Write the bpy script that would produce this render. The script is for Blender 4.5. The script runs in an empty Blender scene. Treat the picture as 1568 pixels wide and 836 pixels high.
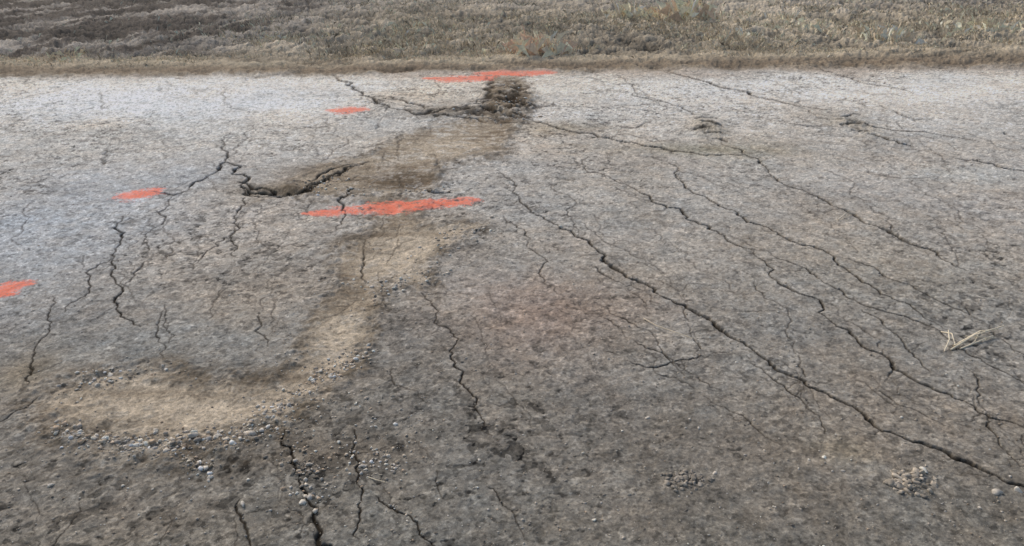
import bpy, math, numpy as np, time
from mathutils import Vector
T0=time.time()
rng=np.random.default_rng(7)
K=np.array([0.745,0.772,0.825])            # albedo calibration (illuminant)
# ---------------------------------------------------------------- scene / camera
sc=bpy.context.scene
h=1.7; pitch=math.radians(23.6); F=1230.0
sp,cp=math.sin(pitch),math.cos(pitch)
cam=bpy.data.cameras.new("camera"); co=bpy.data.objects.new("camera",cam); sc.collection.objects.link(co)
co.location=(0,0,h); co.rotation_euler=(math.pi/2-pitch,0,0)
cam.sensor_width=36; cam.lens=18/(784/F); cam.clip_end=3000; cam.clip_start=0.05
sc.camera=co
sc.view_settings.view_transform='Standard'; sc.view_settings.look='None'; sc.view_settings.exposure=0
w=bpy.data.worlds.new("World"); sc.world=w; w.use_nodes=True
nt=w.node_tree; bg=nt.nodes["Background"]; sky=nt.nodes.new("ShaderNodeTexSky"); sky.sky_type='NISHITA'
sky.sun_disc=False; EL=math.radians(40); AZ=math.radians(-35)
sky.sun_elevation=EL; sky.sun_rotation=AZ; sky.air_density=1.0; sky.dust_density=3.0; sky.ozone_density=0.6
nt.links.new(sky.outputs[0],bg.inputs[0]); bg.inputs[1].default_value=0.125
sl=bpy.data.lights.new("sun","SUN"); sl.energy=1.4; sl.angle=math.radians(16); sl.color=(1,0.95,0.89)
so=bpy.data.objects.new("sun",sl); sc.collection.objects.link(so)
sd_=Vector((math.sin(AZ)*math.cos(EL),math.cos(AZ)*math.cos(EL),math.sin(EL)))
so.rotation_euler=sd_.to_track_quat('Z','Y').to_euler()

# image pixel coordinates -> metres on the ground plane
def G(u,v):
    a=(u-784)/F; b=(418-v)/F
    t=h/(sp-b*cp)
    return (a*t,(cp+b*sp)*t)
def lin(c):
    c=np.asarray(c,float)/255
    return np.where(c<=0.04045,c/12.92,((c+0.055)/1.055)**2.4)/K
# ---------------------------------------------------------------- noise
TAB=rng.random((16,512,512)).astype(np.float32)
def vn(x,y,k=0):
    T=TAB[k%16]
    xi=np.floor(x); yi=np.floor(y); fx=(x-xi).astype(np.float32); fy=(y-yi).astype(np.float32)
    xi=xi.astype(np.int32); yi=yi.astype(np.int32)
    fx=fx*fx*(3-2*fx); fy=fy*fy*(3-2*fy)
    x0=xi&511; x1=(xi+1)&511; y0=yi&511; y1=(yi+1)&511
    a=T[y0,x0]; b=T[y0,x1]; c=T[y1,x0]; d=T[y1,x1]
    return (a+(b-a)*fx)+((c+(d-c)*fx)-(a+(b-a)*fx))*fy
def fbm(x,y,wl,octs=4,k=0,gain=0.55,sy=1.0,fade=None):
    out=0; amp=1; tot=0; ang=0.6+k
    for i in range(octs):
        c,s=math.cos(ang),math.sin(ang)
        if sy!=1.0: c,s=1,0
        X_=(x*c+y*s)/wl+17.3*i+k*3.1; Y_=(-x*s+y*c)/(wl*sy)+9.1*i
        n=vn(X_,Y_,k+i*3)-0.5
        f=1 if fade is None else np.clip(wl/(1.6*fade),0.0,1)
        out=out+n*amp*f; tot+=amp; amp*=gain; wl*=0.5; ang+=1.1
    return out/tot*2     # about -1..1 (rarely)
def ss(a,b,x):
    t=np.clip((x-a)/(b-a),0,1); return t*t*(3-2*t)
# ---------------------------------------------------------------- ground grid
NR=1100
iw=np.linspace(0.47,0.025,NR); W=1/iw; Yr=(W-h*sp)/cp
S=np.concatenate([np.linspace(-2.6,-0.67,50)[:-1],np.linspace(-0.67,0.67,1400),np.linspace(0.67,2.6,50)[1:]])
NC=len(S)
X=(W[:,None]*S[None,:]).astype(np.float64); Y=np.repeat(Yr[:,None],NC,1)
dY=np.gradient(Yr)[:,None]*np.ones((1,NC)); dX=np.gradient(S)[None,:]*W[:,None]
SPc=np.sqrt(np.abs(dX*dY))
SH=(NR,NC)
crack=np.zeros(SH,np.float32); halo=np.zeros(SH,np.float32); depth=np.zeros(SH,np.float32)
def raster(pts,hws,op=1.0):
    for i in range(len(pts)-1):
        x0,y0=pts[i]; x1,y1=pts[i+1]; hw=0.5*(hws[i]+hws[i+1])
        if hw<0.0004: continue
        w0=y0*cp+h*sp; w1=y1*cp+h*sp; wm=0.5*(w0+w1)
        if wm<2.0 or wm>38: continue
        sx=wm*0.00096; sy=wm*wm*0.000405
        wx=max(hw,0.8*sx); wy=max(hw,0.7*sy)
        vis=min(1.0,0.5+0.5*hw/wy)*op
        ylo=min(y0,y1)-3.2*wy; yhi=max(y0,y1)+3.2*wy
        r0=np.searchsorted(Yr,ylo); r1=np.searchsorted(Yr,yhi)+1
        c0=np.searchsorted(S,(min(x0,x1)-3.2*wx)/ (wm)-0.002); c1=np.searchsorted(S,(max(x0,x1)+3.2*wx)/(wm)+0.002)+1
        r0=max(r0,0); c0=max(c0,0)
        if r1<=r0 or c1<=c0: continue
        px=(X[r0:r1,c0:c1]-x0)/wx; py=(Y[r0:r1,c0:c1]-y0)/wy
        vx=(x1-x0)/wx; vy=(y1-y0)/wy; L=vx*vx+vy*vy+1e-9
        t=np.clip((px*vx+py*vy)/L,0,1)
        q=np.sqrt((px-t*vx)**2+(py-t*vy)**2)
        m=np.clip((1.5-q)/0.9,0,1)*vis
        crack[r0:r1,c0:c1]=np.maximum(crack[r0:r1,c0:c1],m)
        halo[r0:r1,c0:c1]=np.maximum(halo[r0:r1,c0:c1],np.exp(-(q/1.7)**2)*vis)
        dd=m*min(hw*1.8,0.02)
        depth[r0:r1,c0:c1]=np.maximum(depth[r0:r1,c0:c1],dd)
def rough(pts,jit=0.11,minseg=0.014):
    P=[np.array(p) for p in pts]
    for it in range(9):
        Q=[P[0]]; any_=False
        for a,b in zip(P[:-1],P[1:]):
            d=b-a; L=np.hypot(*d); wl=a[1]*cp+h*sp
            if L>minseg*max(1,wl*0.45):
                n=np.array([-d[1],d[0]]); m=(a+b)/2+n*rng.normal()*jit+d*rng.normal()*0.05
                Q.append(m); any_=True
            Q.append(b)
        P=Q
        if not any_: break
    return P
def do_crack(uv,wid,jit=0.10,taper=True,vary=0.5,branch=0,op=1.0,sc_=0.92):
    """wid: full widths in millimetres (scalar or list at the points)"""
    g=[G(*p) for p in uv]
    P=rough(g,jit)
    A=np.array(P); L=np.concatenate([[0],np.cumsum(np.hypot(*np.diff(A,axis=0).T))]); t=L/L[-1]
    if np.isscalar(wid): ww=np.full(len(P),wid*0.0005)
    else:
        gl=np.array(g); gL=np.concatenate([[0],np.cumsum(np.hypot(*np.diff(gl,axis=0).T))]); kt=gL/gL[-1]
        if len(kt)!=len(wid): kt=np.linspace(0,1,len(wid))
        ww=np.interp(t,kt,wid)*0.0005
    ww=ww*sc_
    n=vn(L/0.11+rng.random()*100,L*0+rng.random()*100,3); n2=vn(L/0.025+rng.random()*100,L*0,5)
    ww=ww*(1+vary*2*(n-0.5)+vary*1.4*(n2-0.5))
    if taper: ww=ww*np.clip(np.minimum(t,1-t)*9+0.25,0,1)
    raster(P,ww,op)
    for _ in range(branch//2):
        i=rng.integers(len(P)); u=P[i]; L_=rng.uniform(0.06,0.25)*max(1,u[1]/5); an=rng.uniform(-math.pi,math.pi)
        p2=(u[0]+math.cos(an)*L_,u[1]+math.sin(an)*L_)
        Q=rough([u,p2],0.16); raster(Q,np.linspace(1,0.1,len(Q))*0.0016*max(1,u[1]/4),0.7)
C=do_crack
C([(760,260),(795,300),(830,330),(858,350)],[5,9,9,14],branch=3)
C([(858,350),(880,362),(912,380),(935,405),(960,425),(1000,440),(1030,460),(1060,475),(1085,488)],[18,12,15,18,20,14,15,15,22],taper=False,branch=7,sc_=.9)
C([(1085,488),(1110,508),(1140,525),(1165,545),(1200,570),(1235,590),(1270,605),(1305,622),(1335,647)],[24,18,13,12,16,11,13,14,20],taper=False,branch=7,sc_=.8)
C([(1335,647),(1375,668),(1420,683),(1460,702),(1500,718),(1530,732),(1590,756)],[10,9,16,12,16,11,12],taper=False,branch=5,sc_=.8)
C([(800,180),(840,190),(870,200),(905,203),(940,213),(985,222),(1030,230),(1080,237),(1140,236)],[14,20,32,36,28,20,16,12,10],branch=6)
C([(1020,107),(1060,120),(1110,135),(1160,148),(1215,160),(1260,168)],[24,32,36,32,20,10],branch=5)
C([(970,142),(1000,152),(1040,162),(1075,178)],[14,28,22,12])
C([(1105,218),(1150,240),(1180,265),(1225,290),(1260,305),(1300,325),(1350,350),(1400,375),(1450,400),(1480,415)],[8,14,16,13,17,18,20,18,14,6],branch=8)
C([(1000,240),(1040,275),(1080,300),(1130,325),(1180,350),(1230,375),(1280,400),(1330,435),(1390,465),(1450,505)],[6,11,13,13,13,12,10,11,9,5],branch=8)
C([(900,240),(950,280),(1000,310),(1050,335),(1100,355),(1140,380),(1175,385)],[5,10,12,14,13,11,6],branch=5)
C([(1140,380),(1180,425),(1225,450),(1270,490),(1320,530),(1370,565),(1430,595),(1480,615),(1520,640),(1590,662)],[6,9,11,10,9,10,11,9,9,8],branch=8)
C([(1175,385),(1230,410),(1290,445),(1330,470),(1400,490),(1480,540),(1530,565),(1590,592)],[7,8,9,7,7,7,8,7],branch=6,op=.9)
C([(1300,395),(1360,425),(1420,450),(1500,490)],[6,9,9,5],op=.85)
C([(1460,240),(1520,250),(1590,266)],[18,28,24])
C([(1185,90),(1270,110),(1340,130),(1400,142)],[14,22,22,10])
C([(1250,180),(1300,188),(1380,200),(1450,208),(1500,216)],[10,14,16,16,8])
C([(505,114),(535,125),(555,142),(575,157),(590,170)],[20,34,32,30,18],branch=5)
C([(595,148),(625,157),(650,168)],[16,28,22]); C([(580,163),(610,168),(640,176),(690,168)],[12,18,22,16])
C([(232,292),(265,298),(290,290),(310,275),(335,258),(345,248),(355,265),(368,283)],[10,17,14,17,20,18,20,26],branch=6)
C([(343,248),(340,228),(352,203)],[16,12,6])
for a,b in ((0,1.0),(5,.7),(-5,.5)):
    C([(368+a,283+a),(385,292+a),(420,297+a*.6),(460,294+a*.5),(478,283+a)],[24*b,40*b,52*b,44*b,30*b],jit=.12,vary=.9)
for a,b in ((0,1.0),(7,.5),(-6,.4)):
    C([(475,283+a),(500,269+a),(530,255+a*.5),(565,247)],[34*b,36*b,30*b,10*b],jit=.12,vary=.9)
C([(268,298),(255,315),(240,345),(225,370),(215,392)],[10,8,9,7,4],branch=5,op=.9)
C([(198,325),(185,365),(165,400),(135,430),(105,465),(98,480)],[10,11,9,6,6,4],branch=5,op=.95)
C([(172,395),(175,425),(175,460),(185,485),(215,500)],[9,11,11,9,6],branch=4)
C([(375,300),(358,340),(330,370),(310,390),(295,412)],[11,9,8,7,4],branch=5,op=.95)
C([(360,345),(357,370),(361,392)],[7,7,4])
C([(80,452),(75,480),(62,520),(47,560),(43,590)],[9,6,6,9,8],branch=2,op=.85)
C([(-30,668),(15,635),(60,608)],[7,7,4]); C([(250,475),(240,515),(250,550)],[4,6,4],op=.8)
C([(530,285),(520,310),(525,335),(515,352)],[11,13,11,6],branch=4)
C([(645,450),(665,470),(678,500),(690,545),(710,590),(735,635),(760,672)],[6,6,5,6,7,4,3],branch=4)
C([(436,658),(450,700),(460,740),(475,770),(485,800),(508,838),(515,850)],[7,9,6,9,11,12,12],branch=7,sc_=.85)
C([(540,655),(545,700),(548,740),(552,780),(550,825)],[6,6,8,8,4],branch=5,op=.95)
C([(575,758),(610,785),(640,810),(672,842)],[4,6,5,5],op=.95); C([(366,765),(375,800),(380,845)],[4,6,5],op=.9)
C([(745,745),(770,775),(790,800),(803,826)],[3,4,4,3],op=.85)
C([(1148,555),(1190,585),(1225,610),(1255,638),(1262,665)],[4,6,6,4,3],branch=4,op=.95)
C([(770,330),(800,350),(810,380),(830,410),(858,452)],[6,8,7,7,5],op=.85); C([(880,340),(920,365),(975,395),(1020,420)],[6,6,5,4],op=.8)
C([(930,470),(960,490),(1000,510),(1030,550),(1070,580),(1110,600)],[5,5,4,5,5,3],op=.8)
C([(600,565),(640,600),(658,618)],[3,4,3],op=.8); C([(840,280),(870,330),(885,360)],[7,8,6],op=.85)
# broken soil edges round the heave
for a in ([(636,176),(670,170),(715,168),(745,158)],[(700,172),(735,168),(768,176),(812,180)],[(720,160),(745,150),(775,158),(800,168)],[(660,176),(685,178),(710,181),(740,186)],[(745,118),(752,135),(748,150),(740,165)],[(800,122),(795,140),(806,160),(815,182)]):
    C(a,[26,44,52,24],jit=.16,vary=.95,op=.85)
for _ in range(34):
    u=775+rng.normal()*20; v=rng.uniform(122,188); C([(u,v),(u+rng.normal()*22,v+rng.normal()*4+2)],rng.uniform(10,34),jit=.2,op=.7)
C([(655,288),(672,293),(692,294)],[14,28,12])
C([(1330,205),(1350,212),(1378,221),(1402,224)],[24,34,30,14]); C([(1210,188),(1235,192),(1262,192)],[18,26,14],op=.8)
# lifted crack lips on the right: their shadow strokes drawn as dark cracks
for (a,b,c_,d) in [(1066,183,1098,181),(1072,189,1104,192),(1064,199,1092,197),(1078,205,1106,207),(1092,212,1112,216),(1290,178,1316,175),(1296,185,1322,187),(1288,193,1318,192),(1304,199,1334,203),(1322,207,1346,211)]:
    C([(a,b),((a+c_)/2+rng.normal()*3,(b+d)/2-1.5),(c_,d)],[28,48,34],jit=.14,vary=.9,op=.9)
# fine cracks
def hair(n,u0,u1,v0,v1,dirs,l0,l1,w0,w1,op=.72,br=0):
    for _ in range(n):
        u=rng.uniform(u0,u1); v=v0+(v1-v0)*rng.random()**1.3; an=math.radians(rng.normal(*dirs)); L=rng.uniform(l0,l1)*(0.4+v/700)
        p=[(u,v)]
        for k in range(3):
            an+=rng.normal()*0.22; u+=math.cos(an)*L/3; v+=math.sin(an)*L/3; p.append((u,v))
        if min(q[1] for q in p)<108: continue
        C(p,rng.uniform(w0,w1),jit=.10,vary=.9,op=rng.uniform(.6,1.2)*op,branch=br)
hair(46,860,1568,180,600,(33,5),80,240,2.5,6,br=2)
hair(34,0,620,190,480,(108,20),30,90,3,7,br=5)
hair(10,480,900,330,700,(62,12),50,120,2,4,.55)
hair(20,100,800,125,250,(60,40),20,55,8,18,.6)
hair(22,850,1568,112,240,(22,6),50,150,8,16)
hair(7,0,460,690,800,(80,15),50,120,2,3.5,.55)
print("cracks",time.time()-T0)
# ---------------------------------------------------------------- region masks
def polysd(poly,ky=0.5,mar=0.6):
    P=np.array([G(*p) for p in poly])
    x0,y0=P.min(0)-mar; x1,y1=P.max(0)+mar
    r0,r1=np.searchsorted(Yr,y0),np.searchsorted(Yr,y1)
    out=np.full(SH,-9.0,np.float32)
    xs=X[r0:r1]; ys=Y[r0:r1]
    xw=xs+0.10*fbm(xs,ys,0.35,6,2,.75); yw=ys+0.14*fbm(xs,ys,0.4,6,6,.75)
    ins=np.zeros(xs.shape,bool); dm=np.full(xs.shape,9.0)
    n=len(P)
    for i in range(n):
        ax,ay=P[i]; bx,by=P[(i+1)%n]
        if ay!=by:
            cond=((ay>yw)!=(by>yw))&(xw<(bx-ax)*(yw-ay)/(by-ay)+ax); ins^=cond
        px=xw-ax; py=(yw-ay)*ky; vx=bx-ax; vy=(by-ay)*ky
        t=np.clip((px*vx+py*vy)/(vx*vx+vy*vy+1e-9),0,1)
        dm=np.minimum(dm,np.hypot(px-t*vx,py-t*vy))
    out[r0:r1]=np.where(ins,dm,-dm); return out
NW=[fbm(X,Y,0.9,4,1),fbm(X,Y,0.45,4,5),fbm(X,Y,0.25,4,9)]
def blob(u,v,ru,rv,warp=0.25,k=4):
    cx,cy=G(u,v); xr=abs(G(u+ru,v)[0]-cx); 
    ya=G(u,v-rv)[1]-cy; yb=cy-G(u,v+rv)[1]
    dx=(X-cx)/xr; dy=(Y-cy); dy=np.where(dy>0,dy/ya,dy/yb)
    r2=dx*dx+dy*dy
    return np.exp(-np.clip(r2*(1+warp*4*NW[k%3]),0,30))
P1=[(742,118),(800,116),(815,150),(808,178),(785,200),(775,238),(725,245),(675,252),(665,285),(640,300),(590,304),(540,300),(500,302),(455,300),(455,272),(515,245),(575,233),(600,212),(660,192),(715,180),(748,160)]
P2=[(550,296),(660,296),(645,330),(650,348),(700,343),(748,348),(690,380),(660,400),(675,432),(640,445),(590,442),(578,480),(566,520),(540,565),(485,605),(450,645),(390,672),(300,688),(200,698),(100,680),(45,655),(35,625),(90,595),(160,570),(250,560),(330,572),(420,574),(448,550),(468,500),(495,460),(520,430),(510,390),(530,370),(575,345)]
sdd=np.maximum(polysd(P1,0.35),polysd(P2,0.5))
dirt=ss(-0.05,0.09,sdd)
rim=np.exp(-((sdd-0.0)/0.06)**2)
def line(pts):
    P=np.array([G(*p) for p in pts]); o=np.argsort(P[:,0]); P=P[o]
    sl0=(P[1,1]-P[0,1])/(P[1,0]-P[0,0]); sl1=(P[-1,1]-P[-2,1])/(P[-1,0]-P[-2,0])
    y=np.interp(X,P[:,0],P[:,1]); y=np.where(X<P[0,0],P[0,1]+sl0*(X-P[0,0]),y); y=np.where(X>P[-1,0],P[-1,1]+sl1*(X-P[-1,0]),y); return y
edge=line([(0,121),(500,116),(784,111),(1568,104)])+0.22*NW[0]+0.16*NW[2]
shoul=line([(0,92),(600,89),(1000,81),(1568,70)])+0.35*NW[0]+0.15*NW[1]
road=ss(-0.3,0.2,edge-Y); off=1-road
verge=ss(-0.25,0.35,Y-shoul)
# ---------------------------------------------------------------- colour
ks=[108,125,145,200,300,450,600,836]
kc=[(160,152,142),(190,187,180),(186,183,177),(166,164,159),(152,149,144),(137,133,126),(121,117,110),(107,104,97)]  # tone by distance: weathering, plus far sheen and near dimness put into the colour
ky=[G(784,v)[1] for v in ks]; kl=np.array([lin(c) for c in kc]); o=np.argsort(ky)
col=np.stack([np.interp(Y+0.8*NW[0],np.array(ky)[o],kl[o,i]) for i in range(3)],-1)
def mix(m,c): 
    global col
    m=m[...,None]; col=col*(1-m)+lin(c)*m
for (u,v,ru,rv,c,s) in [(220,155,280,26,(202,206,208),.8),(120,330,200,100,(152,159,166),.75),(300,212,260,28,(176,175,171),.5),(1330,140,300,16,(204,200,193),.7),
  (1480,268,90,12,(166,173,175),.5),(820,480,120,60,(128,110,99),.65),(420,440,160,60,(136,128,117),.5),(1090,228,110,10,(116,110,84),.6),
  (250,530,230,45,(122,126,126),.6),(640,610,130,110,(102,98,91),.5),(1150,690,420,100,(108,103,95),.4),(470,690,130,24,(100,91,79),.6),(40,570,50,35,(108,98,80),.7),(150,770,200,50,(116,112,105),.5),
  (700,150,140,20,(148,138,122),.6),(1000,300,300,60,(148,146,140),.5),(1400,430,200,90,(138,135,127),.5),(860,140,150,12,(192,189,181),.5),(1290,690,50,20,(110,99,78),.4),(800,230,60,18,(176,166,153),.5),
  (425,289,75,11,(96,86,68),.8),(505,266,60,16,(94,82,64),.75),(680,172,60,9,(90,80,64),.75),(860,195,70,8,(128,118,98),.6),(1085,195,30,18,(116,110,94),.6),(1310,192,34,18,(124,117,102),.6)]:
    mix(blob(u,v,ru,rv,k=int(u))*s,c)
# mottling on the pavement
f1=fbm(X,Y,0.5,5,3,fade=SPc); f2=fbm(X,Y,0.08,4,7,0.8,fade=SPc); f3=fbm(X,Y,0.022,3,11,0.95,fade=SPc*0.5); f4=fbm(X,Y,0.30,4,13,0.6,sy=0.35,fade=SPc*0.6)
mot=1+0.22*f1+0.30*f2+0.55*f3+0.12*f4
tint=fbm(X,Y,0.7,3,8)[...,None]*np.array([0.06,0.0,-0.07])+fbm(X,Y,0.08,3,3)[...,None]*np.array([0.05,0.0,-0.05])
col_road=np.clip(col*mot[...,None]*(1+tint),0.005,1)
# pits and stains
reg=0.35+0.65*ss(-0.3,0.3,fbm(X,Y,1.1,3,10))
pit=ss(0.21,0.29,fbm(X,Y,0.055,3,12,0.75,fade=SPc*0.5)+0.30*fbm(X,Y,0.4,2,14)-0.02)*reg
pit2=ss(0.27,0.36,fbm(X,Y,0.022,2,2,0.8,fade=SPc*0.5)+0.25*f1)
pit3=ss(0.18,0.36,fbm(X,Y,0.14,5,15,0.7,fade=SPc*0.5))*reg
col_road*=(1-0.48*pit-0.36*pit2-0.22*pit3)[...,None]
lite=ss(0.30,0.42,fbm(X,Y,0.018,2,6,0.8,fade=SPc*0.5)); col_road*=(1+0.42*lite)[...,None]
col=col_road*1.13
# silt / soil
st=fbm(X,Y,0.9,5,4,0.65,sy=0.07,fade=SPc*0.4); st2=fbm(X,Y,0.2,4,9,0.75,sy=0.3,fade=SPc*0.4)
dt=lin((172,161,144))*(1+0*X[...,None])
br=np.clip(0.30+0.9*st+0.7*NW[1]+.3*NW[2],0,1)
for (u,v,ru,rv,s) in [(610,272,120,26,.95),(775,150,60,40,.9),(390,578,100,11,1.0),(600,335,60,18,.75),(540,400,26,30,.5),(90,640,60,30,.6),(470,560,30,30,.5),(330,605,100,8,.5)]: br=np.maximum(br,np.clip(blob(u,v,ru,rv)*s*(1+0.9*st),0,1))
for (u,v,ru,rv,s) in [(600,410,60,34,.75),(515,520,36,60,.7),(220,622,140,26,.65),(670,222,90,10,.75)]: br=br*(1-blob(u,v,ru,rv)*s)
br=np.clip(br,0,1)[...,None]
dt=dt*(1-br)+lin((96,83,66))*br
dt=dt*(1+0.22*st+0.24*st2+0.26*f2+0.45*f3-0.25*pit2-.15*pit+.3*lite)[...,None]
d_=(dirt*road*(0.95-0.5*ss(0.05,0.4,f2+.5*f1)))[...,None]; col=col*(1-d_)+np.clip(dt,0.01,1)*d_
rm=np.clip(rim,0,1)*ss(-0.2,0.3,fbm(X,Y,0.10,5,1,.8))*road*0.7; mix(rm,(86,76,61))
mix(np.clip(halo*0.36,0,.5)*road,(66,58,48))
mix(np.clip(crack,0,1)*road*0.92,(34,30,25))
# weathered paint marks
paint=np.zeros(SH,np.float32)
def pm(uv,th,k=0,cov=1.0):
    P=[G(*p) for p in uv]; q=np.full(SH,9.0)
    for (a,b),(t0,t1) in zip(zip(P[:-1],P[1:]),zip(th[:-1],th[1:])):
        vx,vy=b[0]-a[0],b[1]-a[1]; L=vx*vx+vy*vy
        t=np.clip(((X-a[0])*vx+(Y-a[1])*vy)/L,0,1)
        dx=X-a[0]-t*vx; dy=Y-a[1]-t*vy
        q=np.minimum(q,np.hypot(dx,dy)/(t0+(t1-t0)*t))
    n=fbm(X,Y,0.25,5,k,0.7,sy=0.25,fade=SPc*0.4)*0.8+0.6*f3
    m=ss(1.3,0.6,q+n)*np.clip(0.97-0.6*pit-0.5*pit2-0.3*ss(.1,.4,f2),0,1)*(1-np.clip(crack,0,1)*0.85)
    np.maximum(paint,m*cov,out=paint)
pm([(466,326),(500,324),(560,321),(620,316),(660,311),(714,309)],[.02,.08,.095,.115,.095,.075],k=1)
pm([(655,120),(690,121),(735,120)],[.06,.18,.16],k=3,cov=.95); pm([(745,113),(790,113),(838,112)],[.16,.20,.12],k=4)
pm([(505,168),(530,168),(547,167)],[.05,.15,.11],k=5,cov=.95); pm([(200,299),(215,297),(235,292)],[.10,.11,.06],k=6)
pm([(-20,452),(10,443),(36,434)],[.08,.075,.04],k=7)
mix(paint*road*.93,(240,108,80))
# verge, shoulder, field
g1=fbm(X,Y,0.35,5,5,0.8,fade=SPc*0.4); g2=fbm(X,Y,0.9,5,7,0.7,sy=0.35,fade=SPc*0.5)
shc=np.clip(lin((140,130,114))*(1+0.8*g1+0.6*f3+0.55*g2)[...,None],0.01,1)
dk=np.exp(-((Y-edge-0.5)/0.5)**2)*0.8*(0.7+0.9*g2); dk=np.clip(dk,0,1)[...,None]
shc=shc*(1-dk)+lin((104,91,76))*dk*(1+.6*g1[...,None])
fr=np.exp(-((Y-shoul+0.3)/0.4)**2)*np.clip(0.75+1.3*g2,0,1); fr=np.clip(fr,0,1)[...,None]
shc=shc*(1-fr)+lin((170,160,141))*fr*(1+.6*g1[...,None])
o_=off[...,None]; col=col*(1-o_)+shc*o_
al=X*.25+Y*.97; pe=X*.97-Y*.25
fa=fbm(pe,al,0.45,4,3,0.6,sy=7,fade=SPc*0.5); fb=fbm(X,Y,0.5,5,9,0.85,fade=SPc*0.3); fc=fbm(X,Y,3.5,4,6,.6)
fld=lin((142,137,130))*(1+0.5*fa+1.3*fb+.3*fc)[...,None]
fm=np.clip(ss(-0.10,0.22,fa+0.9*fc+.08),0,1)*ss(-0.5,-3.4,X+0.10*Y); fm=(fm*0.85)[...,None]
fld=fld*(1-fm)+lin((68,63,58))*fm*(1+1.2*fb[...,None])
gr=ss(-5.0,-2.0,X-0.05*(Y-12)+1.2*NW[0])*ss(22,15.5,Y+2*NW[0])
gc=lin((140,132,117))*(1+1.3*fb+0.9*g1+.8*fc)[...,None]
gr=gr[...,None]*0.85; fld=fld*(1-gr)+gc*gr
v_=verge[...,None]; col=col*(1-v_)+np.clip(fld,0.006,1)*v_
col=np.clip(col,0.004,0.85)
print("colour",time.time()-T0)
# ---------------------------------------------------------------- height
fy=np.abs(dY)
Z=0.012*fbm(X,Y,1.6,3,1)+0.004*fbm(X,Y,0.35,4,2,fade=fy)+0.0042*fbm(X,Y,0.045,3,4,0.8,fade=fy*1.1)
Z-=0.002*pit*np.clip(0.02/fy,0,1)
Zd=-0.010*ss(0,0.25,sdd)+0.001*st+0.004*f2*np.clip(.03/fy,0,1)+0.016*np.clip(rim,0,1)*(0.3+fbm(X,Y,0.05,3,5,fade=fy))
Z+=Zd*road*np.clip(rim+dirt,0,1)
hv=fbm(X,Y,0.22,4,5,.7,fade=fy*.5)
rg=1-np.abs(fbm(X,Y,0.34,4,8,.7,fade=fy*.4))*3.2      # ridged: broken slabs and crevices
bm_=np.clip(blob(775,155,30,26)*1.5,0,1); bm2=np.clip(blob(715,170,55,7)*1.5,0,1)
Z+=bm_*(0.02+0.035*np.clip(rg,-.6,1))+bm2*(0.01+.02*rg)-0.02*blob(640,285,60,12)
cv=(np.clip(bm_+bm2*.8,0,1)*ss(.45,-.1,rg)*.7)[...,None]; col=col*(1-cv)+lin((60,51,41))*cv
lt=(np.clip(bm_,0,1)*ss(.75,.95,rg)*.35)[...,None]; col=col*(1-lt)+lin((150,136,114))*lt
for (u,v,ru,rv,a_) in [(1085,195,24,18,.03),(1312,193,28,17,.03),(1362,217,38,6,.015)]:
    Z+=np.clip(blob(u,v,ru,rv)*1.3,0,1)*a_*(0.5+1.3*hv)
Z-=0.03*blob(425,292,55,5)
Z-=depth*road
Z+=off*(0.05*g1*1.2+0.01)+off*0.03*f2
Z+=verge*(0.12*fb+0.04*fa+0.04*ss(0,3,Y-shoul))
Z=Z.astype(np.float32)
def HZ(x,y):
    wv=y*cp+h*sp; r=np.clip(np.round((0.47-1/wv)/(0.445/(NR-1))).astype(int),0,NR-1)
    c=np.clip(np.searchsorted(S,x/wv),0,NC-1); return Z[r,c]
# ---------------------------------------------------------------- material
def surf_mat(name,rough=0.9,spec=0.2,bump=0.35,sc1=300,sc2=90,amt=0.5,bd=0.005):
    m=bpy.data.materials.new(name); m.use_nodes=True; n=m.node_tree; b=n.nodes["Principled BSDF"]
    at=n.nodes.new("ShaderNodeAttribute"); at.attribute_name="Col"
    tc=n.nodes.new("ShaderNodeTexCoord")
    n1=n.nodes.new("ShaderNodeTexNoise"); n1.inputs["Scale"].default_value=sc1; n1.inputs["Detail"].default_value=3
    n2=n.nodes.new("ShaderNodeTexNoise"); n2.inputs["Scale"].default_value=sc2; n2.inputs["Detail"].default_value=4; n2.inputs["Roughness"].default_value=0.7
    n.links.new(tc.outputs["Object"],n1.inputs["Vector"]); n.links.new(tc.outputs["Object"],n2.inputs["Vector"])
    ad=n.nodes.new("ShaderNodeMath"); ad.operation='ADD'; n.links.new(n1.outputs["Fac"],ad.inputs[0]); n.links.new(n2.outputs["Fac"],ad.inputs[1])
    mr=n.nodes.new("ShaderNodeMapRange"); mr.inputs["From Min"].default_value=0.65; mr.inputs["From Max"].default_value=1.35
    mr.inputs["To Min"].default_value=1-amt; mr.inputs["To Max"].default_value=1+amt; n.links.new(ad.outputs[0],mr.inputs["Value"])
    mu=n.nodes.new("ShaderNodeVectorMath"); mu.operation='SCALE'; n.links.new(at.outputs["Color"],mu.inputs[0]); n.links.new(mr.outputs[0],mu.inputs["Scale"])
    n.links.new(mu.outputs[0],b.inputs["Base Color"])
    bp=n.nodes.new("ShaderNodeBump"); bp.inputs["Strength"].default_value=bump; bp.inputs["Distance"].default_value=bd
    n.links.new(ad.outputs[0],bp.inputs["Height"]); n.links.new(bp.outputs[0],b.inputs["Normal"])
    b.inputs["Roughness"].default_value=rough; b.inputs["Specular IOR Level"].default_value=spec
    return m
M_road=surf_mat("weathered_asphalt"); M_dirt=surf_mat("dry_silt",0.95,0.15); M_paint=surf_mat("orange_marking_paint",0.8,0.3,amt=0.25)
M_sh=surf_mat("shoulder_gravel",0.95,0.15,0.5,90,30,0.45,0.02); M_vg=surf_mat("dry_grass_soil",1,0.1,0.5,60,18,0.5,0.03); M_crk=surf_mat("crack_soil",1,0.05)
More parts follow.
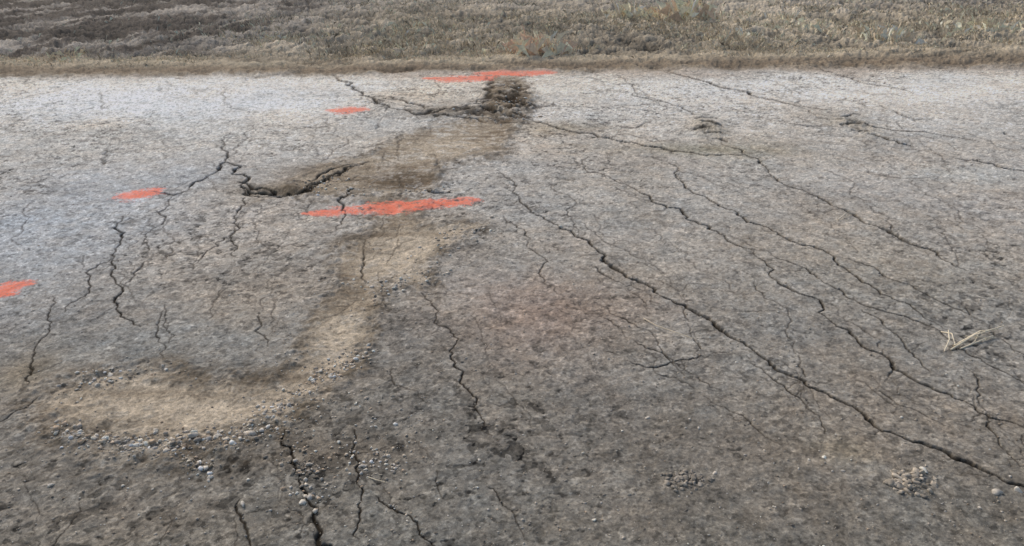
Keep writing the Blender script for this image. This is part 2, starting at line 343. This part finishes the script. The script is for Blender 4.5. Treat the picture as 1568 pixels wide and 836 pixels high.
def addmesh(name,V,Fq,mat,colr=None,smooth=False):
    me=bpy.data.meshes.new(name); k=Fq.shape[1]
    me.vertices.add(len(V)); me.vertices.foreach_set("co",np.ascontiguousarray(V,dtype=np.float32).ravel())
    me.loops.add(Fq.size); me.loops.foreach_set("vertex_index",Fq.astype(np.int32).ravel())
    me.polygons.add(len(Fq)); me.polygons.foreach_set("loop_start",np.arange(0,Fq.size,k,dtype=np.int32))
    if smooth: me.polygons.foreach_set("use_smooth",np.ones(len(Fq),bool))
    if colr is not None:
        a=me.attributes.new("Col",'FLOAT_COLOR','POINT'); c4=np.ones((len(V),4),np.float32); c4[:,:3]=colr; a.data.foreach_set("color",c4.ravel())
    me.update(calc_edges=True); me.materials.append(mat)
    o=bpy.data.objects.new(name,me); sc.collection.objects.link(o)
    return o
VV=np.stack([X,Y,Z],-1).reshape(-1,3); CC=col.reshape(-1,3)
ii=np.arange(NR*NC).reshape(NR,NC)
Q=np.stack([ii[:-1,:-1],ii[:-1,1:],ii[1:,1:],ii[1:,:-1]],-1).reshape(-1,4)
fm_=lambda A:A[:-1,:-1].reshape(-1)
cls=np.zeros(len(Q),np.int8)
cls[fm_(dirt)>0.5]=1
cls[fm_(crack)>0.6]=2
cls[fm_(off)>0.5]=3; cls[fm_(verge)>0.5]=4
fu=fm_(X); fY=fm_(Y)
cls[(fm_(paint)>0.25)&(cls<3)]=10
def sub(name,sel,mat):
    q=Q[sel]
    if len(q)==0: return
    used=np.zeros(NR*NC,bool); used[q.ravel()]=True; u=np.flatnonzero(used); mp=np.cumsum(used)-1
    addmesh(name,VV[u],mp[q],mat,CC[u],True)
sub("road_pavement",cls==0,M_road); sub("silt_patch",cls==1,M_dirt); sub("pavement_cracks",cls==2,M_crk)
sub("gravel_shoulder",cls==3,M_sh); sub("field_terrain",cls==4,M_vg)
yv=lambda v:G(784,v)[1]
x_=lambda u,v:G(u,v)[0]
for fn in (lambda:(fY<yv(280))&(fY>yv(350))&(fu>-2.2),lambda:(fY>yv(140))&(fu<x_(741,117)),lambda:(fY>yv(140))&(fu>=x_(741,117)),
    lambda:(fY>yv(200))&(fY<=yv(140)),lambda:(fY<yv(280))&(fY>yv(350))&(fu<=-2.2),lambda:(fY<yv(400))): sub("orange_paint_mark",(cls==10)&fn(),M_paint)
# surrounding, coarse
def coarse(name,x0,x1,y0,y1,z,c,mat,n=40):
    xs=np.linspace(x0,x1,n); ys=np.linspace(y0,y1,n); gx,gy=np.meshgrid(xs,ys)
    V=np.stack([gx,gy,gx*0+z],-1).reshape(-1,3); i=np.arange(n*n).reshape(n,n)
    q=np.stack([i[:-1,:-1],i[:-1,1:],i[1:,1:],i[1:,:-1]],-1).reshape(-1,4)
    return addmesh(name,V,q,mat,np.tile(lin(c),(n*n,1)))
coarse("ground",-900,900,-900,900,-0.30,(125,118,106),M_vg)
coarse("road_pavement",-30,30,-4,Yr[0],0.0,(105,101,95),M_road)
print("ground",time.time()-T0)
# ---------------------------------------------------------------- stones
import bmesh
def ico(sub_):
    bm=bmesh.new(); bmesh.ops.create_icosphere(bm,subdivisions=sub_,radius=1); bm.verts.ensure_lookup_table()
    v=np.array([x.co[:] for x in bm.verts]); f=np.array([[a.index for a in x.verts] for x in bm.faces]); bm.free(); return v,f
I1=ico(1); I2=ico(2)
def stones(name,pos,rad,cols,base,mat,flat=0.65,sink=0.25,jag=0.28,cuts=3):
    bv,bf=base; Vs=[];Fs=[];Cs=[];n0=0
    for (x,y),r,c in zip(pos,rad,cols):
        z=float(HZ(np.array(x),np.array(y)))
        ofs=rng.normal(size=3)
        d=1+jag*np.sin(bv@rng.normal(size=(3,3))*1.8+ofs).sum(1)/1.7
        v=bv*d[:,None]
        for _ in range(cuts):
            pl=rng.normal(size=3); pl/=np.linalg.norm(pl); dd=v@pl; v=v-np.outer(np.clip(dd-rng.uniform(.35,.75),0,None),pl)
        v=v*np.array([rng.uniform(.8,1.35),rng.uniform(.7,1.1),rng.uniform(flat*.7,flat*1.2)])
        a=rng.uniform(0,6.28); R=np.array([[math.cos(a),-math.sin(a),0],[math.sin(a),math.cos(a),0],[0,0,1]])
        v=v@R.T*r+np.array([x,y,z+r*flat*(0.8-2*sink)])
        Vs.append(v);Fs.append(bf+n0);n0+=len(bv);Cs.append(np.tile(c,(len(bv),1))*(1+0.12*rng.normal(size=(len(bv),1))))
    return addmesh(name,np.concatenate(Vs),np.concatenate(Fs),mat,np.clip(np.concatenate(Cs),0.01,0.8))
M_st=surf_mat("stone",0.9,0.2,0.4,400,120,0.3,0.002)
pal=[lin(c) for c in [(190,182,170),(205,198,187),(166,157,144),(220,214,204),(172,156,138),(148,142,134),(188,184,178)]]
def scat(pts,n,su,sv,r0,r1,pw=2.0):
    A=np.array(pts,float); L=np.concatenate([[0],np.cumsum(np.hypot(*np.diff(A,axis=0).T))]); out=[];rr=[]
    for _ in range(n):
        t=rng.random()*L[-1]; u=np.interp(t,L,A[:,0])+rng.normal()*su; v=np.interp(t,L,A[:,1])+rng.normal()*sv
        out.append(G(u,v)); rr.append(r0+(r1-r0)*rng.random()**pw)
    return out,rr
def cc(n): return [pal[rng.integers(len(pal))]*rng.uniform(.7,1.15) for _ in range(n)]
P=[];R_=[]
for args in [([(85,655),(150,672),(210,682),(290,676),(350,668),(400,655)],300,14,9,.003,.015),([(380,655),(430,625),(480,585),(530,555),(562,540)],320,15,9,.002,.012),
  ([(90,665),(200,688),(330,680),(440,650)],480,22,10,.0015,.007),([(100,600),(160,575),(250,563)],90,14,6,.002,.010),
  ([(130,590),(175,560)],34,16,6,.003,.012),([(280,712),(320,716)],34,14,8,.003,.012),([(450,700),(480,712),(470,770)],110,18,18,.002,.012),([(540,700),(570,715),(600,690)],130,26,16,.002,.010),
  ([(560,440),(640,430),(700,360),(740,352)],220,24,9,.003,.013),([(540,615),(560,640)],14,20,20,.004,.011),([(440,640),(600,660)],110,60,20,.0015,.007),([(690,290),(600,290),(470,297)],80,12,5,.004,.014),
  ([(450,480),(430,560)],60,12,14,.002,.006),([(720,175),(810,180)],60,24,8,.006,.022),([(775,125),(785,180)],60,20,8,.006,.022),([(470,290),(520,262)],40,16,6,.006,.018),([(380,760),(600,790)],60,80,30,.0015,.006)]:
    p,r=scat(*args); P+=p;R_+=r
stones("gravel_stones",P,R_,cc(len(P)),I1,M_st)
big=[(78,742,.012),(372,772,.012),(188,742,.008),(320,735,.007),(560,540,.013),(740,352,.016),(858,348,.015),(992,640,.011),(1380,640,.009),(1415,722,.013),(1525,755,.017),(1558,752,.014),(1290,722,.007),(1095,725,.009),(910,797,.009),(380,663,.020),(298,670,.019),(238,660,.015),(168,575,.016),(473,710,.014),(462,768,.013),(555,712,.013),(322,730,.011),(150,590,.013),(1262,702,.008),(1238,705,.009),(545,618,.011),(428,620,.012),(690,415,.010),(1500,780,.008),(1070,655,.006),(210,683,.014),(330,672,.013),(410,640,.015),(490,568,.012)]
stones("pebbles",[G(u,v) for u,v,_ in big],[r for *_,r in big],[lin((202,196,186))*rng.uniform(.7,1.1) for _ in big],I2,M_st,cuts=5)
n=6500; us=rng.uniform(-20,1590,n); vs=140+(860-140)*rng.random(n)**0.75
stones("gravel_grit",[G(u,v) for u,v in zip(us,vs)],list(0.0012+0.0045*rng.random(n)**4+0.0005*(1000-vs)/500),[pal[rng.integers(len(pal))]*rng.uniform(.4,1.0) for _ in range(n)],I1,M_st)
# crumbled soil clods
def clod(u,v,n,su,sv,rmax,c):
    p,r=scat([(u-1,v),(u+1,v)],n,su,sv,.003,rmax,2.2)
    stones("dirt_clod",p,r,[lin(c)*rng.uniform(.55,1.2) for _ in p],I2,M_st,flat=0.6,sink=.25,jag=.45,cuts=6)
clod(1393,740,150,17,9,.018,(162,154,142)); clod(1048,733,150,18,7,.014,(142,136,127))
clod(300,712,60,12,6,.009,(130,121,106)); clod(470,715,70,14,9,.011,(116,110,101))
print("stones",time.time()-T0)
# ---------------------------------------------------------------- straw and twigs
M_straw=surf_mat("dry_straw",0.7,0.3,amt=0.15)
def stalks(name,segs,c):
    Vs=[];Fs=[];n0=0
    for pts,r in segs:
        P_=[np.array(p,float) for p in pts]
        for i,p in enumerate(P_):
            d=P_[min(i+1,len(P_)-1)]-P_[max(i-1,0)]; d/=np.linalg.norm(d); a=np.cross(d,[0,0,1]); a/=np.linalg.norm(a)+1e-9; b=np.cross(d,a)
            rr=r*(1-0.6*i/len(P_))
            for k in range(5): Vs.append(p+rr*(math.cos(k*1.2566)*a+math.sin(k*1.2566)*b))
        for i in range(len(P_)-1):
            for k in range(5): Fs.append([n0+i*5+k,n0+i*5+(k+1)%5,n0+i*5+5+(k+1)%5,n0+i*5+5+k])
        n0+=5*len(P_)
    V=np.array(Vs); return addmesh(name,V,np.array(Fs),M_straw,lin(c)*np.clip(1+.15*rng.normal(size=(len(V),1)),.6,1.3),True)
def st_(uvs,zs,r):
    g=[G(*q) for q in uvs]; return ([(a,b,float(HZ(np.array(a),np.array(b)))+z+r) for (a,b),z in zip(g,zs)],r)
stalks("dry_straw",[st_([(1455,537),(1490,520),(1535,508)],(.0,.02,.03),.004),st_([(1460,530),(1500,512),(1528,507)],(.0,.015,.01),.004),st_([(1440,512),(1455,520),(1462,532)],(.01,.03,.01),.003),
  st_([(1450,515),(1452,527),(1446,538)],(.03,.02,0),.003),st_([(1470,535),(1520,516)],(.0,.005),.004),st_([(1478,515),(1500,522),(1524,518)],(0,.02,0),.003),st_([(1500,508),(1492,525),(1480,532)],(0,.01,0),.0025)],(218,208,186))
stalks("dry_stalk",[st_([(985,490),(1005,503),(1030,513),(1060,520)],(0.004,.012,.014,0.004),.003)],(215,202,180))
stalks("dry_stalk",[st_([(1283,338),(1295,332),(1308,328)],(0,.02,.01),.004)],(215,206,190))
stalks("dry_stalk",[st_([(562,728),(575,735),(592,738)],(0,.006,0),.002)],(210,198,175))
# ---------------------------------------------------------------- grass
def blades(name,x,y,hgt,wd,c,lean=0.5,mat=None):
    n=len(x); z=HZ(x,y)-0.01; a=rng.uniform(0,2*math.pi,n); ax=np.cos(a)*wd/2; ay=np.sin(a)*wd/2
    la=rng.uniform(0,2*math.pi,n); ll=lean*hgt*rng.random(n)
    b1=np.stack([x-ax,y-ay,z],-1); b2=np.stack([x+ax,y+ay,z],-1)
    m1=np.stack([x+ax*.7+np.cos(la)*ll*.4,y+ay*.7+np.sin(la)*ll*.4,z+hgt*.6],-1); tp=np.stack([x+np.cos(la)*ll,y+np.sin(la)*ll,z+hgt*np.sqrt(np.clip(1-(ll/hgt)**2,0.1,1))],-1)
    V=np.stack([b1,b2,m1,tp],1).reshape(-1,3); i=np.arange(n)*4
    Fq=np.stack([i,i+1,i+2,i+3],-1); return addmesh(name,V,Fq,mat,np.repeat(c,4,0))
M_gr=surf_mat("dry_grass",0.9,0.15,0,30,8,0.3)
def gcol(n,base,var=.25): return np.clip(lin(base)*np.clip(1+var*rng.normal(size=(n,1)),.35,1.6),.02,.85)
def yline(pts,x):
    P_=np.array([G(*p) for p in pts]); return np.interp(x,P_[:,0],P_[:,1])
SHL=[(-300,94),(0,92),(600,89),(1000,81),(1568,70),(1900,64)]
N=100000; x=rng.uniform(-9,16,N); yb=yline(SHL,x); y=yb+rng.exponential(4.0,N)
k=(y<26)&(fbm(x,y,1.0,5,3,.7)+0.08*rng.normal(size=N)>0.05)&(rng.random(N)<np.clip((x+6)/4,0.04,1)); x,y=x[k],y[k]
blades("dry_grass_verge",x,y,rng.uniform(.03,.13,len(x)),np.full(len(x),.007),gcol(len(x),(186,176,158),.35),0.9,M_gr)
N=24000; x=rng.uniform(-14,18,N); y=yline(SHL,x)+rng.normal(size=N)*0.28-0.1
k=fbm(x,y,0.6,4,5)>-0.02; x,y=x[k],y[k]
blades("dry_grass_fringe",x,y,rng.uniform(.015,.07,len(x)),np.full(len(x),.006),gcol(len(x),(198,186,166)),0.8,M_gr)
def weed(name,u,v,n,sp_,hh,c):
    cx,cy=G(u,v); x=cx+rng.normal(size=n)*sp_; y=cy+rng.normal(size=n)*sp_*.8
    blades(name,x,y,hh*rng.uniform(.2,1,n)*np.exp(-((x-cx)/sp_/2)**2),np.full(n,.005),gcol(n,c,.2),1.0,M_gr)
weed("dry_weed",820,82,260,.28,.42,(224,198,180)); weed("dry_weed",1052,34,260,.38,.55,(224,204,184)); weed("dry_weed",1355,62,220,.3,.34,(222,208,188))
weed("dry_weed",965,30,200,.3,.38,(218,206,186)); weed("dry_weed",100,92,110,.25,.18,(212,194,172)); weed("dry_weed",1125,62,160,.3,.22,(212,200,180)); weed("dry_weed",1500,50,220,.5,.3,(212,202,182)); weed("dry_weed",620,52,200,.5,.2,(205,196,176))
weed("dry_weed",1230,45,260,.7,.22,(212,202,180)); weed("dry_weed",450,70,160,.5,.15,(200,192,175))
# slim steel marker stake
cx,cy=G(1072,26); z=float(HZ(np.array(cx),np.array(cy)))
bm=bmesh.new()
def bx(x0,x1,y0,y1,z0,z1):
    r=bmesh.ops.create_cube(bm,size=1)
    for v_ in r['verts']: v_.co=Vector(((x0+x1)/2+v_.co.x*(x1-x0),(y0+y1)/2+v_.co.y*(y1-y0),(z0+z1)/2+v_.co.z*(z1-z0)))
bx(-.03,.03,-.004,.004,0,1.5); bx(-.004,.004,.006,.04,0,1.48); bx(-.045,.045,-.012,-.006,1.2,1.46)
me=bpy.data.meshes.new("marker_stake"); bm.to_mesh(me); bm.free()
m=bpy.data.materials.new("stake_steel"); m.use_nodes=True; b=m.node_tree.nodes["Principled BSDF"]; b.inputs["Roughness"].default_value=.6
nn=m.node_tree.nodes.new("ShaderNodeTexNoise"); cr=m.node_tree.nodes.new("ShaderNodeValToRGB"); cr.color_ramp.elements[0].color=(.03,.045,.035,1); cr.color_ramp.elements[1].color=(.07,.08,.07,1)
m.node_tree.links.new(nn.outputs["Fac"],cr.inputs[0]); m.node_tree.links.new(cr.outputs[0],b.inputs["Base Color"])
me.materials.append(m); o=bpy.data.objects.new("marker_stake",me); sc.collection.objects.link(o); o.location=(cx,cy,z-.05); o.rotation_euler=(0,math.radians(-3),0.2)
print("done",time.time()-T0)
